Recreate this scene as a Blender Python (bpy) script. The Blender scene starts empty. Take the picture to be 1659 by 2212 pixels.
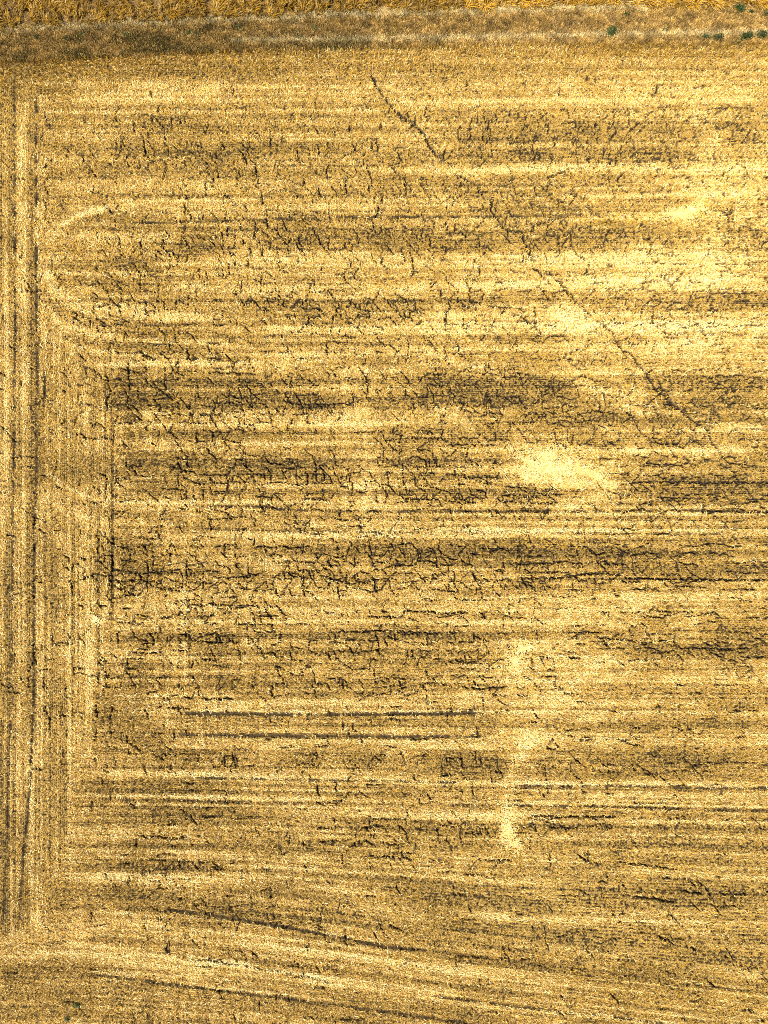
import bpy, math, random
import numpy as np

# ------------------------------------------------------------------ camera, light, exposure
random.seed(4); RNG = np.random.default_rng(11)
S = 62.0 / 1659.0            # metres per unit of the survey plan (plan is 1659 x 2212 units)
PW, PH = 1659.0, 2212.0
CAM_H = 58.0
sc = bpy.context.scene
col = sc.collection

cam_d = bpy.data.cameras.new('camera'); cam = bpy.data.objects.new('camera', cam_d); col.objects.link(cam)
cam.location = (0, 0, CAM_H); cam.rotation_euler = (0, 0, 0)
cam_d.sensor_fit = 'VERTICAL'
cam_d.angle = 2 * math.atan((PH * S / 2) / CAM_H)
cam_d.clip_start = 1.0; cam_d.clip_end = 3000
sc.camera = cam

SUN_DIR = np.array([-26.0, -24.0, 58.0]); SUN_DIR /= np.linalg.norm(SUN_DIR)   # towards the sun
elev = math.asin(SUN_DIR[2]); azim = math.atan2(SUN_DIR[0], SUN_DIR[1])
w = bpy.data.worlds.new('World'); sc.world = w; w.use_nodes = True
nt = w.node_tree; nt.nodes.clear()
sky = nt.nodes.new('ShaderNodeTexSky'); sky.sky_type = 'NISHITA'; sky.sun_disc = False
sky.sun_elevation = elev; sky.sun_rotation = azim
bg = nt.nodes.new('ShaderNodeBackground'); bg.inputs['Strength'].default_value = 0.05
out = nt.nodes.new('ShaderNodeOutputWorld')
nt.links.new(sky.outputs[0], bg.inputs[0]); nt.links.new(bg.outputs[0], out.inputs[0])
sun_d = bpy.data.lights.new('sun', 'SUN'); sun = bpy.data.objects.new('sun', sun_d); col.objects.link(sun)
sun_d.energy = 5.0; sun_d.angle = math.radians(0.5); sun_d.color = (1.0, 0.94, 0.84)
from mathutils import Vector
sun.rotation_euler = Vector(SUN_DIR.tolist()).to_track_quat('Z', 'Y').to_euler()
sun.location = (0, 0, 80)
sc.view_settings.view_transform = 'Standard'; sc.view_settings.look = 'None'
sc.view_settings.exposure = 1.2; sc.view_settings.gamma = 1.0
sc.render.engine = 'CYCLES'
sc.cycles.max_bounces = 4; sc.cycles.diffuse_bounces = 3; sc.cycles.transmission_bounces = 2
sc.cycles.use_denoising = False
sc.cycles.pixel_filter_type = 'BLACKMAN_HARRIS'; sc.cycles.filter_width = 1.0

# ------------------------------------------------------------------ plan maps
MR = 3.0                                   # map cell in plan units
MG = 190.0                                 # margin round the plan
MX = int((PW + 2 * MG) / MR) + 1; MY = int((PH + 2 * MG) / MR) + 1
gx = -MG + np.arange(MX) * MR; gy = -MG + np.arange(MY) * MR
GX, GY = np.meshgrid(gx, gy)

def lattice(nx, ny, seed, sx, sy, X, Y):
    r = np.random.default_rng(seed); n = 256
    T = r.random((n, n))
    u = X / sx; v = Y / sy
    iu = np.floor(u).astype(int); iv = np.floor(v).astype(int)
    fu = u - iu; fv = v - iv
    fu = fu * fu * (3 - 2 * fu); fv = fv * fv * (3 - 2 * fv)
    a = T[iv % n, iu % n]; b = T[iv % n, (iu + 1) % n]; c = T[(iv + 1) % n, iu % n]; d = T[(iv + 1) % n, (iu + 1) % n]
    return (a + (b - a) * fu) * (1 - fv) + (c + (d - c) * fu) * fv

def noise(X, Y, seed, sx, sy=None, octv=3):
    sy = sy or sx; t = 0; amp = 1; tot = 0
    for o in range(octv):
        t = t + amp * lattice(0, 0, seed + 17 * o, sx / 2 ** o, sy / 2 ** o, X + 3000 + 37.3 * o, Y + 3000 + 11.7 * o)
        tot += amp; amp *= 0.55
    return (t / tot - 0.5) * 2            # about -1..1 (rarely beyond .7)

def sample(M, px, py):
    u = np.clip((px + MG) / MR, 0, MX - 1.001); v = np.clip((py + MG) / MR, 0, MY - 1.001)
    iu = u.astype(int); iv = v.astype(int); fu = u - iu; fv = v - iv
    return ((M[iv, iu] * (1 - fu) + M[iv, iu + 1] * fu) * (1 - fv) + (M[iv + 1, iu] * (1 - fu) + M[iv + 1, iu + 1] * fu) * fv)

COVER = np.zeros((MY, MX)); BROWN = np.zeros((MY, MX)); TRACK = np.zeros((MY, MX)); GOLD = np.zeros((MY, MX))
CRK = np.zeros((MY, MX))                   # how much the soil has cracked

def window(x0, x1, y0, y1):
    a = max(0, int((x0 + MG) / MR)); b = min(MX, int((x1 + MG) / MR) + 2)
    c = max(0, int((y0 + MG) / MR)); d = min(MY, int((y1 + MG) / MR) + 2)
    return slice(c, d), slice(a, b)

# wavering of all outlines, so that no patch has a drawn edge
WX = noise(GX, GY, 901, 60, 60, 4) * 26; WY = noise(GX, GY, 902, 120, 40, 4) * 11

def ell(M, cx, cy, rx, ry, amp, rot=0.0):
    R = 1.9 * max(rx, ry) + 40
    s = window(cx - R, cx + R, cy - R, cy + R)
    X = GX[s] + WX[s] - cx; Y = GY[s] + WY[s] - cy
    c, si = math.cos(rot), math.sin(rot)
    d = ((X * c + Y * si) / rx) ** 2 + ((-X * si + Y * c) / ry) ** 2
    M[s] += amp * np.exp(-d ** 1.6 * 0.8)

def stroke(M, pts, hw, amp, wav=0.4, mode='add', p=2.0, fade=30):
    pts = np.array(pts, float)
    x0, y0 = pts.min(0) - hw * 2.6 - 20; x1, y1 = pts.max(0) + hw * 2.6 + 20
    s = window(x0, x1, y0, y1)
    X = GX[s] + WX[s] * wav * .3; Y = GY[s] + WY[s] * wav
    best = np.full(X.shape, 1e9); along = np.zeros(X.shape)
    seg = np.hypot(*(pts[1:] - pts[:-1]).T); L = seg.sum(); acc = 0
    for i in range(len(pts) - 1):
        d = pts[i + 1] - pts[i]; l2 = (d ** 2).sum() + 1e-9
        t = np.clip(((X - pts[i, 0]) * d[0] + (Y - pts[i, 1]) * d[1]) / l2, 0, 1)
        dd = np.hypot(X - pts[i, 0] - t * d[0], Y - pts[i, 1] - t * d[1])
        k = dd < best; best = np.where(k, dd, best); along = np.where(k, acc + t * seg[i], along); acc += seg[i]
    v = amp * np.exp(-(best / hw) ** p)
    if fade: v = v * np.clip(np.minimum(along, L - along) / fade + .15, 0, 1)
    if mode == 'max': M[s] = np.maximum(M[s], v)
    else: M[s] += v

# ---- how thick the straw lies: bands of chaff behind the harvester (plus) and thin places (minus)
BR = [  # polyline, half width, amount
 ([(150,205),(1659,195)],22,.35), ([(90,243),(400,245),(830,240)],5,.75), ([(830,225),(1250,222),(1659,222)],13,.6),
 ([(60,215),(500,205)],20,.3),
 ([(800,372),(1050,368),(1340,362)],8,.5), ([(90,400),(500,400),(800,385)],14,.25),
 ([(120,492),(170,466),(245,443)],6,1.3), ([(245,440),(400,434),(700,436),(1120,432)],8,.6), ([(1120,432),(1659,418)],9,.6),
 ([(1300,470),(1460,468)],8,.5),
 ([(130,560),(160,530),(240,520)],18,.3),
 ([(350,572),(700,568),(1100,568),(1659,560)],12,.6), ([(240,580),(350,572)],8,.3),
 ([(330,625),(560,623),(1000,622),(1200,612)],9,.6), ([(1200,612),(1659,600)],22,.35),
 ([(100,590),(140,640),(200,664),(330,680),(450,692)],9,.55),
 ([(560,708),(900,712),(1300,704),(1659,700)],14,.65),
 ([(90,650),(130,700),(200,722),(300,733),(420,741),(560,748)],8,.8),
 ([(560,752),(900,760),(1300,752),(1659,730)],15,.45),
 ([(190,786),(330,786),(560,784),(760,778)],9,.5),
 ([(1225,820),(1290,845),(1360,880),(1420,905)],13,.6),
 ([(270,915),(700,920),(1000,905)],11,.4), ([(270,968),(430,972),(560,966),(760,955)],10,.5),
 ([(1350,975),(1500,965),(1659,955)],16,.4), ([(1210,1000),(1270,1040),(1330,1080)],16,.4),
 ([(1280,920),(1400,930),(1659,930)],14,.35),
 ([(1060,950),(1250,955)],20,.35),
 ([(90,995),(125,1040),(185,1072),(250,1085),(430,1089)],6,.85), ([(80,1055),(140,1105),(230,1128),(420,1135)],6,.65),
 ([(420,1088),(830,1096),(1250,1095)],6,.4), ([(1000,1146),(1300,1142),(1659,1146)],6,.5),
 ([(270,1160),(700,1160),(1100,1162)],9,.45), ([(760,850),(785,1000),(785,1130)],30,.35),
 ([(270,1295),(700,1297),(1100,1300),(1659,1290)],13,.6), ([(1180,1290),(1060,1345),(960,1350)],13,.2),
 ([(270,1345),(553,1345),(900,1343),(1400,1350)],9,.6), ([(1100,1345),(1240,1330),(1400,1305)],14,.45),
 ([(1150,1420),(1250,1420),(1420,1430)],14,.4), ([(1100,1480),(1300,1478),(1659,1470)],18,.25),
 ([(195,1508),(400,1502),(700,1512),(1050,1505)],10,.55), ([(320,1618),(400,1606),(700,1610),(1080,1612)],10,.55),
 ([(1110,1545),(1150,1600),(1100,1660)],26,.3), ([(1080,1680),(1300,1658),(1659,1655)],9,.3),
 ([(210,1667),(400,1672),(620,1678)],6,.5), ([(1106,1690),(1350,1690),(1659,1700)],5,.5),
 ([(250,1716),(400,1722),(700,1732)],5,.5), ([(1100,1732),(1400,1736),(1659,1744)],6,.45),
 ([(600,1755),(900,1762),(1200,1752)],7,.4), ([(1100,1720),(1090,1800)],20,.3),
 ([(560,1840),(800,1848),(1100,1850),(1659,1858)],10,.35), ([(190,1890),(400,1888),(560,1893),(700,1880)],10,.5),
 ([(553,1870),(640,1872)],9,.3),
 ([(850,1985),(1100,1978),(1350,1985),(1659,2000)],9,.3), ([(1250,2040),(1659,2060)],9,.3),
 ([(1100,1900),(1300,1888),(1659,1900)],8,.25),
 ([(136,2034),(270,2051),(400,2077),(553,2090),(720,2118)],6,.9), ([(60,2000),(140,2020),(260,2000)],12,.4),
 ([(700,2120),(850,2130),(1000,2145)],12,.5), ([(390,2062),(553,2085)],5,.6),
 ([(180,2095),(340,2112),(553,2140),(760,2165)],5,.6), ([(80,2120),(200,2122),(300,2105)],8,.4),
 ([(640,2000),(900,2040),(1100,2068)],6,.4), ([(500,2025),(640,2050),(900,2080)],8,.3),
 ([(140,1780),(140,1900)],30,.35), ([(200,1300),(200,1500)],26,.25), ([(120,1330),(120,1440)],24,.2),
 ([(45,200),(45,700)],12,.2), ([(90,330),(120,640)],20,.2), ([(52,700),(48,1990)],8,.25), ([(10,900),(12,1600)],10,.35),
 ([(85,1100),(85,1500),(70,1750)],6,.35),
 ([(1500,230),(1540,300),(1540,360)],24,.3), ([(1560,480),(1520,620)],30,.25),
 ([(1210,650),(1230,700)],25,.35),
]
SW = [([(1095,1815),(1108,1640),(1165,1560),(1250,1465),(1350,1385),(1520,1335)],16,.40),([(1085,1700),(1140,1610),(1230,1560),(1420,1530)],12,.35),
 ([(864,735),(1040,800),(1150,850),(1260,900),(1400,985)],9,.35),([(1659,955),(1480,985),(1350,1050),(1210,1110)],12,.40),([(760,790),(900,850),(1010,920),(1060,970)],7,.35),
 ([(1230,830),(1330,850),(1480,900),(1659,925)],8,.40),([(1180,760),(1300,800),(1400,860)],10,.30),([(1130,650),(1220,680),(1300,740)],10,.35),
 ([(745,790),(745,1000),(748,1150)],5,.45),([(790,840),(790,1140)],5,.45),([(818,880),(820,1120)],4,.35),([(530,1290),(532,1500)],6,.25),([(400,1180),(398,1500)],6,.25),([(735,1290),(738,1440)],4,.3),
 ([(15,420),(18,1300),(8,1900)],4,.45),([(47,250),(50,1100),(44,1700),(34,1990)],5,.5),([(60,600),(58,1500),(50,1800)],3,.35),([(92,1050),(92,1500),(86,1700)],4,.5),([(108,780),(110,1480)],3,.35),([(126,900),(128,1700),(120,1900)],4,.35),([(152,1100),(152,1900)],4,.35),([(178,820),(180,1300)],3,.3),([(196,1150),(196,1640)],4,.35),([(222,1280),(222,1500)],3,.3),
 ([(97,560),(110,620),(150,660),(230,690),(330,705)],6,.5),([(110,520),(130,500),(190,478),(280,470)],6,.4),([(180,560),(260,590),(350,612),(470,620)],6,.45),([(150,610),(240,640),(350,655)],5,.4),([(100,720),(160,750),(270,765),(420,770)],6,.45),
 ([(250,440),(330,410),(500,405)],6,.25),([(95,560),(92,640),(96,760)],5,.4),
 ([(60,2060),(160,2050),(300,2080),(450,2110),(640,2135)],6,.4),([(160,2150),(330,2150),(520,2175),(700,2205)],6,.35),([(200,1950),(400,2010),(560,2030),(800,2070),(1000,2100)],5,.35),
 ([(700,1880),(900,1885),(1060,1900),(1250,1960),(1659,2045)],8,.35),([(1100,1830),(1300,1835),(1659,1850)],8,.35),([(600,1800),(900,1815),(1250,1810)],7,.25),([(1060,2030),(1300,2060),(1659,2110)],7,.35),
 ([(300,1240),(700,1225),(1100,1232)],5,.3),([(270,880),(400,905),(560,900)],5,.3),([(280,340),(560,352),(800,350)],5,.25),([(560,290),(800,300),(1000,292)],7,.25),([(260,660),(560,700)],6,.3)]
for p, hw, a in BR: stroke(COVER, p, hw * .9, a * 1.45)
for p, hw, a in SW: stroke(COVER, p, hw, a * 1.5)
# thick chaff patches; broad upper-right ones paint the antisolar glow into the cover
for e in [(1450,430,420,110,.22),(1350,620,420,160,.22),(1250,1010,140,90,.35),(1600,760,200,90,.2),(1150,1500,120,130,.22),(1200,1620,120,90,.18),(1250,1380,200,60,.2),(1600,380,170,60,.45),(1450,600,250,45,.3),(1500,700,230,40,.25),(1480,760,200,50,.2),(1240,700,60,40,.35),
          (1180,1000,90,45,.5),(1310,1000,70,50,.3),(1110,1440,60,60,.35),(1100,1790,40,60,.3),(1180,1500,150,50,.15),
          (150,360,60,60,.15),(150,590,60,45,.25),(140,1000,20,60,-.1),(720,430,180,18,.15),(1000,680,120,30,.2),(640,960,50,35,.25),
          (1400,2150,200,60,.1),(900,2110,180,30,.25),(20,1650,30,60,.25),(120,1600,60,50,.2),(130,1420,60,50,.2)]: ell(COVER, *e)

DK = [  # thin straw with soil showing: cx, cy, rx, ry, amount (soil), brown share, rotation
 (380,275,140,24,.55,.2,0),(420,338,100,17,.8,.4,0),(640,320,120,24,.35,.2,0),(500,300,220,50,.25,.1,0),
 (1250,280,260,44,.45,.0,0),(1390,330,150,17,.7,.1,0),(1590,315,40,24,.6,0,0),(1600,250,90,22,.4,0,0),(1100,325,120,20,.4,.1,0),
 (430,525,50,26,.9,.4,0),(380,500,120,28,.35,.2,0),(640,510,70,34,.7,.3,0),(780,520,60,22,.5,.3,0),(870,525,80,20,.9,.3,0),(1030,525,70,20,.9,.2,0),
 (1150,440,90,20,.6,.3,0),(1180,495,110,32,.5,.2,0),(1290,520,150,20,.85,.1,0),(1390,485,110,24,.5,.1,0),(1460,520,60,16,.7,.1,0),(1610,515,70,32,.7,.1,0),
 (560,500,300,34,.25,.1,0),(1000,500,300,36,.3,.1,0),
 (420,600,120,14,.25,.2,0),(280,575,60,16,.5,.4,.15),(310,605,70,12,.4,.4,.1),
 (740,664,220,26,.45,.0,0),(420,650,180,20,.3,.1,0),(1170,640,80,22,.45,.1,0),(1000,650,90,20,.4,.1,0),(1450,650,150,30,.35,0,0),(1600,650,90,25,.3,0,0),
 (320,712,90,18,.8,.4,.1),(470,728,60,10,.5,.4,.1),(360,760,110,10,.8,.5,.05),(480,770,80,9,.6,.4,0),
 (700,743,180,5,.5,.9,0),(1000,740,200,5,.35,.6,0),
 (265,845,62,52,1.0,.8,0),(285,870,26,50,.6,.9,0),(420,850,150,44,.75,.5,0),(540,830,60,36,.4,.3,0),(690,878,52,20,1.0,.5,0),(600,860,90,30,.4,.2,0),
 (650,820,90,18,.45,.2,0),(1060,845,160,46,.85,.1,0),(1160,830,60,20,.7,.1,.2),(1220,885,120,26,.85,.3,.1),(960,830,70,36,.5,.1,0),(1300,900,60,18,.5,.2,.2),
 (1560,815,110,28,.5,0,0),(1570,865,90,24,.6,.2,0),(1440,870,60,24,.4,.1,.5),
 (420,938,170,14,.75,.9,0),(620,945,120,10,.5,.9,0),(700,965,60,10,.4,.8,0),(900,940,120,14,.3,.2,0),
 (150,1015,60,34,.95,1.0,0),(240,1005,60,26,.6,.8,0),(310,995,50,16,.95,.8,0),(325,1045,46,20,1.1,.7,.2),(420,1003,140,20,.8,.6,0),(560,1005,60,24,.9,.6,0),
 (660,1010,90,32,.85,.5,0),(690,1040,60,16,.5,.4,0),(480,1050,140,24,.45,.1,0),(910,1005,90,24,.55,.3,0),(990,1060,130,32,.65,.1,0),(1150,1070,60,24,.8,.0,0),
 (1420,1050,110,40,.7,.0,0),(1560,1055,60,36,1.0,.1,0),(1640,1040,40,40,.5,.1,0),(1360,1030,40,24,.5,0,-.4),
 (90,985,14,55,.9,1.0,0),(40,940,30,50,.3,.3,0),(95,870,14,60,.6,.9,0),
 (300,1200,56,34,1.0,.8,.5),(330,1245,60,28,1.0,.4,0),(235,1220,30,50,.7,.4,0),(270,1230,30,50,.5,.3,0),(400,1225,10,30,.9,.4,0),(470,1250,90,26,.5,.4,0),
 (640,1195,110,28,.35,.1,0),(640,1245,110,16,.7,.2,0),(775,1253,70,12,1.1,.5,0),(840,1200,130,34,.65,.2,0),(1000,1205,110,30,.8,.3,0),
 (1140,1205,60,34,.9,.2,0),(1150,1262,70,14,.9,.2,0),(1260,1200,120,26,.8,.0,0),(1400,1205,130,28,.9,.1,0),(1330,1255,260,18,.75,0,0),(1560,1230,120,36,.55,.0,0),(880,1255,80,14,.4,.1,0),
 (100,1215,26,60,.8,.8,0),(60,1235,16,40,.5,.8,0),(15,1250,18,70,.6,.9,0),(60,1290,22,30,.4,.8,0),
 (860,1385,170,16,.4,.1,0),(450,1380,60,24,.6,.7,0),(510,1412,80,16,.8,.5,0),(330,1370,60,30,.4,.3,0),(900,1420,180,18,.45,.3,0),(720,1410,100,14,.4,.3,0),
 (1340,1385,80,16,.75,.1,0),(1420,1412,60,20,.6,.1,0),(1590,1400,80,30,.7,0,0),(560,1470,120,16,.4,.4,0),(280,1440,22,30,.5,.8,0),(850,1478,160,14,.5,.4,0),
 (275,1530,38,40,1.2,.8,0),(225,1530,30,34,.8,.4,0),(300,1580,34,30,.7,.7,0),(345,1590,40,18,.7,.8,-.2),(640,1529,130,6,.7,.9,0),(470,1470,40,10,.5,.7,0),(1590,1540,100,40,.3,.0,0),
 (1440,1590,200,36,.4,.05,0),
 (400,1640,120,20,1.0,.5,0),(650,1640,50,18,.8,.4,0),(790,1642,60,16,.7,.4,0),(1010,1642,86,18,1.15,.2,0),(1100,1655,50,12,.6,.4,0),(1300,1655,120,24,.7,.1,0),(1480,1660,140,26,.5,.1,0),
 (330,1700,110,16,.9,.8,0),(450,1697,60,12,.6,.8,0),(800,1710,120,14,.55,.5,0),(1180,1662,60,8,.4,.8,0),
 (330,1757,90,18,1.0,.6,0),(460,1752,80,18,.8,.5,0),(560,1765,60,14,.7,.6,0),(900,1785,170,16,.85,.2,.04),(1080,1795,60,12,.7,.2,0),(1230,1765,120,12,.9,.3,0),(1200,1790,100,14,.6,.3,0),
 (1520,1790,150,30,.55,.3,0),(1330,1795,80,18,.4,.7,0),
 (300,1830,70,20,.9,1.0,0),(500,1810,120,14,.5,.8,0),(610,1825,60,14,.5,.7,0),(700,1848,140,9,.4,.6,0),(900,1860,100,8,.3,.4,0),
 (330,1868,90,16,.8,.5,0),(470,1865,60,12,.4,.3,0),(280,1920,90,18,.8,.7,0),(550,1920,84,18,1.0,.9,0),(660,1925,60,18,.7,.8,.1),
 (860,1905,100,22,.75,.9,.15),(960,1955,84,36,1.0,.95,.4),(1060,1930,60,20,.7,.8,0),(1350,1868,130,8,.6,.6,0),(1480,1930,150,26,.9,.5,.08),(1250,1925,60,22,.5,.5,0),
 (1500,2018,170,16,.8,.6,.06),(1220,2010,90,18,.6,.5,.05),(760,1985,90,16,.5,.4,.2),
 (480,1975,90,20,.75,.2,.1),(620,1985,100,16,.6,.4,.2),(380,1960,60,12,.4,.3,0),(420,1995,70,12,.6,.4,.1),
 (1560,2080,110,16,.6,.3,0),(1380,2090,100,20,.4,.3,.1),(620,2075,110,12,.4,.4,.12),(1300,2130,90,16,.35,.4,.1),(1500,2160,110,14,.5,.3,.1),
 (110,2085,60,18,.8,.7,-.15),(210,2095,50,16,.6,.6,.1),(40,2100,30,24,.3,.5,0),(300,2165,80,18,.5,.7,.1),(450,2170,120,14,.5,.6,.1),(160,2165,50,18,.6,.5,0),(760,2200,120,12,.5,.5,.1),(1000,2190,100,14,.5,.7,.1),
 (66,1900,18,60,1.1,.9,.1),(66,1790,20,50,.7,.7,.1),(25,1810,26,50,.7,.9,0),(25,1960,36,46,.9,.9,0),(70,1500,22,90,.3,.4,0),(15,1470,18,80,.5,.6,0),
 (40,1020,24,60,.3,.2,0),(60,770,40,40,.6,.6,0),(40,700,40,30,.4,.5,0),(15,520,24,34,.9,.9,0),(10,420,20,30,.4,.7,0),(60,390,40,24,.3,.5,0),(100,420,50,24,.3,.5,0),
 (190,480,60,9,.9,.7,-.35),(290,470,60,14,.5,.5,-.1),(200,590,50,26,.4,.6,.3),(250,620,60,12,.4,.5,.2),
 (20,200,50,34,.7,.8,0),(100,190,60,24,.5,.8,0),(130,260,60,34,.25,.6,0),
]
for cx, cy, rx, ry, a, b, rot in DK:
    ell(COVER, cx, cy, rx, ry, -a * (.80 - .40 * b), rot); ell(BROWN, cx, cy, rx, ry, 1.0 * a * b, rot)
    if b < .6 and cy > 220: ell(CRK, cx, cy, rx * 1.1, ry * 1.2, a, rot)
    # patches turn browner towards the left half of the field
    ell(BROWN, cx, cy, rx, ry, .30 * a * max(0, 1 - cx / 1000.), rot)
for e in [(1490,455,50,22,.9),(1400,480,120,22,.5),(1350,470,60,20,.4),(1270,1020,60,24,.6),(1110,1440,50,60,.7),(1095,1790,44,66,.8),(1180,1010,90,50,.6),(1190,1180,90,30,.4),
          (870,600,60,20,.5),(640,935,120,20,.4),(1250,960,90,30,.4),(130,1900,70,70,.2),(1000,1960,200,90,.25),(1500,2000,300,160,.15),
          (1100,1180,60,30,.4),(250,600,200,90,.2),(200,1400,200,300,.1),(1150,760,60,30,.4),(600,40,900,40,.2)]: ell(GOLD, *e)

# streaks along the drill rows: level lines in the field, upright in the headland, bending down at the lower right
def bend(x, v):
    sl = np.interp(v, [1500, 1640, 1760, 1850, 1960, 2300], [0, .012, .018, .04, .095, .11])
    xx = np.maximum(0, x - 230.)
    return sl * xx * np.clip(.55 + xx / 1400., 0, 1.1)
def unbend(x, y):
    v = y.copy()
    for _ in range(6): v = y - bend(x, v)
    return v
def headland(x, y):           # 1 where rows stand upright in the plan
    xb = np.interp(y, [0, 150, 200, 700, 800, 1300, 1500, 1990, 2040], [0, 0, 88, 95, 245, 262, 200, 110, -60])
    return 1 / (1 + np.exp((x + WXs(x, y) * .6 - xb) / 7.))
def WXs(x, y): return sample(WX, x, y)
HEAD = headland(GX, GY)
VV = unbend(GX, GY)
st_h = noise(GX, VV, 51, 420, 9, 3) * .55 + noise(GX, VV, 52, 900, 30, 2) * .3 + noise(GX, VV, 57, 130, 5, 2) * .3
st_v = noise(GX, GY, 53, 8, 400, 3) * .6
band = HEAD * st_v + (1 - HEAD) * st_h
low = np.clip((GY - 900) / 700, 0, 1)
COVER += band * (.50 + .12 * low) + noise(GX, GY, 54, 46, 30, 3) * .45 + noise(GX, GY, 58, 12, 9, 2) * .35
# faint upright streaks from earlier tillage at the left half
COVER += noise(GX, GY, 59, 9, 260, 2) * .35 * np.exp(-((GX - 330) / 260.) ** 2) * (GY > 700)
BROWN += np.clip(noise(GX, GY, 55, 60, 26, 3), 0, 1) * .35 + np.clip(-band, 0, 1) * .3 * low
BROWN += .16 * np.clip(1 - GX / 1100., 0, 1) + .10 * low
CRK = np.clip(CRK, 0, 1)

# ---- gaps between the straw clumps, some 15-20 cm across and lined up with the rows
ROWM = 0.165
def gapraw(px, py):
    v = unbend(px, py); hd = headland(px, py)
    ph = np.where(hd > .5, px, v) * S / ROWM * 2 * math.pi
    a = lattice(0, 0, 301, 2.9, 2.3, px + 5000, v + 5000); b = lattice(0, 0, 302, 2.1, 1.7, px + 5000 + .3 * py, py + 5000); c = lattice(0, 0, 303, 11, 7, px + 5000, v + 5000)
    return a + .9 * b + .10 * c + .22 * np.cos(ph)
_q = gapraw(np.random.default_rng(5).uniform(0, 1600, 60000), np.random.default_rng(6).uniform(200, 2100, 60000))
_qs = np.quantile(_q, np.linspace(0, 1, 201))
def gapu(px, py): return np.interp(gapraw(px, py), _qs, np.linspace(0, 1, 201))      # uniform 0..1, low = gap
def streak(px, py):
    v = unbend(px, py); hd = headland(px, py)
    h = lattice(0, 0, 401, 380, 4.4, px + 5000, v + 5000) - .5 + .8 * (lattice(0, 0, 402, 900, 9.5, px + 5000, v + 5000) - .5) + .5 * (lattice(0, 0, 404, 90, 3.2, px + 5000, v + 5000) - .5)
    u = lattice(0, 0, 403, 4.4, 420, px + 5000, py + 5000) - .5 + .8 * (lattice(0, 0, 406, 9.5, 700, px + 5000, py + 5000) - .5)
    cross = (lattice(0, 0, 405, 4.6, 160, px + 5000, py + 5000) - .5) * np.exp(-((px - 420) / 330.) ** 2) * .8 * (py > 760)
    lower = np.clip((py - 300) / 1500., 0, 1)
    return (hd * u + (1 - hd) * h) * (1.1 + .6 * lower + .5 * hd) + cross
def gapfrac(cov): return np.clip(.20 - .20 * cov, .01, .60)

# ---- wheel tracks: pressed, bare strips
TR = [
 ([(31,150),(30,300),(33,700),(30,950),(27,1200),(25,1500),(18,1700),(8,1990)],3.2,.75),
 ([(79,205),(78,300),(79,700),(81,800),(79,1000),(75,1200),(72,1500),(67,1650),(62,1750),(51,1850),(42,2005)],3.2,1.0),
 ([(97,790),(96,900)],3.0,1.0), ([(84,690),(86,760)],2.5,.8),
 ([(280,482),(360,481),(460,478),(600,473),(750,469),(1110,467),(1310,463)],2.6,.85),
 ([(430,1093),(553,1094),(640,1101),(830,1104),(1106,1104),(1300,1104),(1480,1103),(1700,1106)],2.8,.85),
 ([(430,1141),(560,1146),(660,1148),(830,1149),(1106,1150),(1400,1152),(1600,1152)],2.4,.6),
 ([(385,1541),(553,1542),(800,1543),(960,1541),(1045,1540)],3.6,1.3), ([(1036,1532),(1042,1552)],5,1.2),
 ([(372,1586),(553,1589),(700,1590),(870,1592),(1035,1590),(1055,1592)],3.2,1.15), ([(1032,1580),(1036,1600)],5,1.1),
 ([(400,1679),(553,1683),(850,1687),(1000,1690)],2.8,.8), ([(1106,1697),(1350,1698),(1480,1702),(1700,1704)],2.6,.9),
 ([(200,1725),(360,1728),(553,1733),(720,1736)],2.6,.75), ([(940,1738),(1106,1740),(1300,1742),(1500,1748),(1700,1752)],2.4,.8),
 ([(351,1964),(440,1975),(553,1993),(638,2007),(744,2027),(826,2044),(928,2053)],3.6,1.1), ([(928,2053),(1106,2075),(1300,2100),(1480,2125),(1700,2150)],2.4,.6),
 ([(380,2066),(553,2090),(638,2105),(723,2125)],2.8,.7), ([(928,2150),(1106,2173),(1248,2187),(1440,2212),(1560,2240)],3.,.8),
 ([(190,2103),(340,2122),(553,2150),(744,2175),(900,2197),(1080,2225)],3.4,.85), ([(60,1850),(120,2030),(220,2110)],2.5,.3),
 ([(1140,1764),(1350,1766)],1.8,.8), ([(300,1812),(430,1813)],1.6,.7),
 ([(1106,1250),(1350,1251),(1659,1253)],1.6,.8),([(553,1247),(830,1252)],1.6,.5),
 ([(243,955),(243,1090),(242,1290)],1.6,.7),
]
for p, hw, a in TR: stroke(TRACK, p, hw * 1.15, a * 1.15, wav=.12, mode='max', p=2.4, fade=24)
for p, hw, a in TR:
    if p[0][1] > 1000 and abs(p[-1][0] - p[0][0]) > 120: stroke(COVER, [(x, y - 7) for x, y in p], 3., .45, wav=.12); stroke(COVER, [(x, y + 7) for x, y in p], 3, .3, wav=.12)
TRACK *= np.clip(.85 + noise(GX, GY, 61, 22, 22, 3) * 1.1, 0, 1.2)

# ---- the headland verge and the tall grass at the top of the plan
def y_grass(x): return np.interp(x, [-200, 0, 120, 250, 500, 830, 1000, 1200, 1659, 1850], [66, 62, 58, 49, 39, 28, 20, 16, 12, 10]) + noise(x, x * 0, 71, 40, 40, 3) * 7
def y_verge(x): return np.interp(x, [-200, 0, 300, 550, 830, 1050, 1659, 1850], [138, 133, 122, 110, 105, 98, 95, 94]) + noise(x, x * 0, 72, 60, 60, 2) * 3

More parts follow.
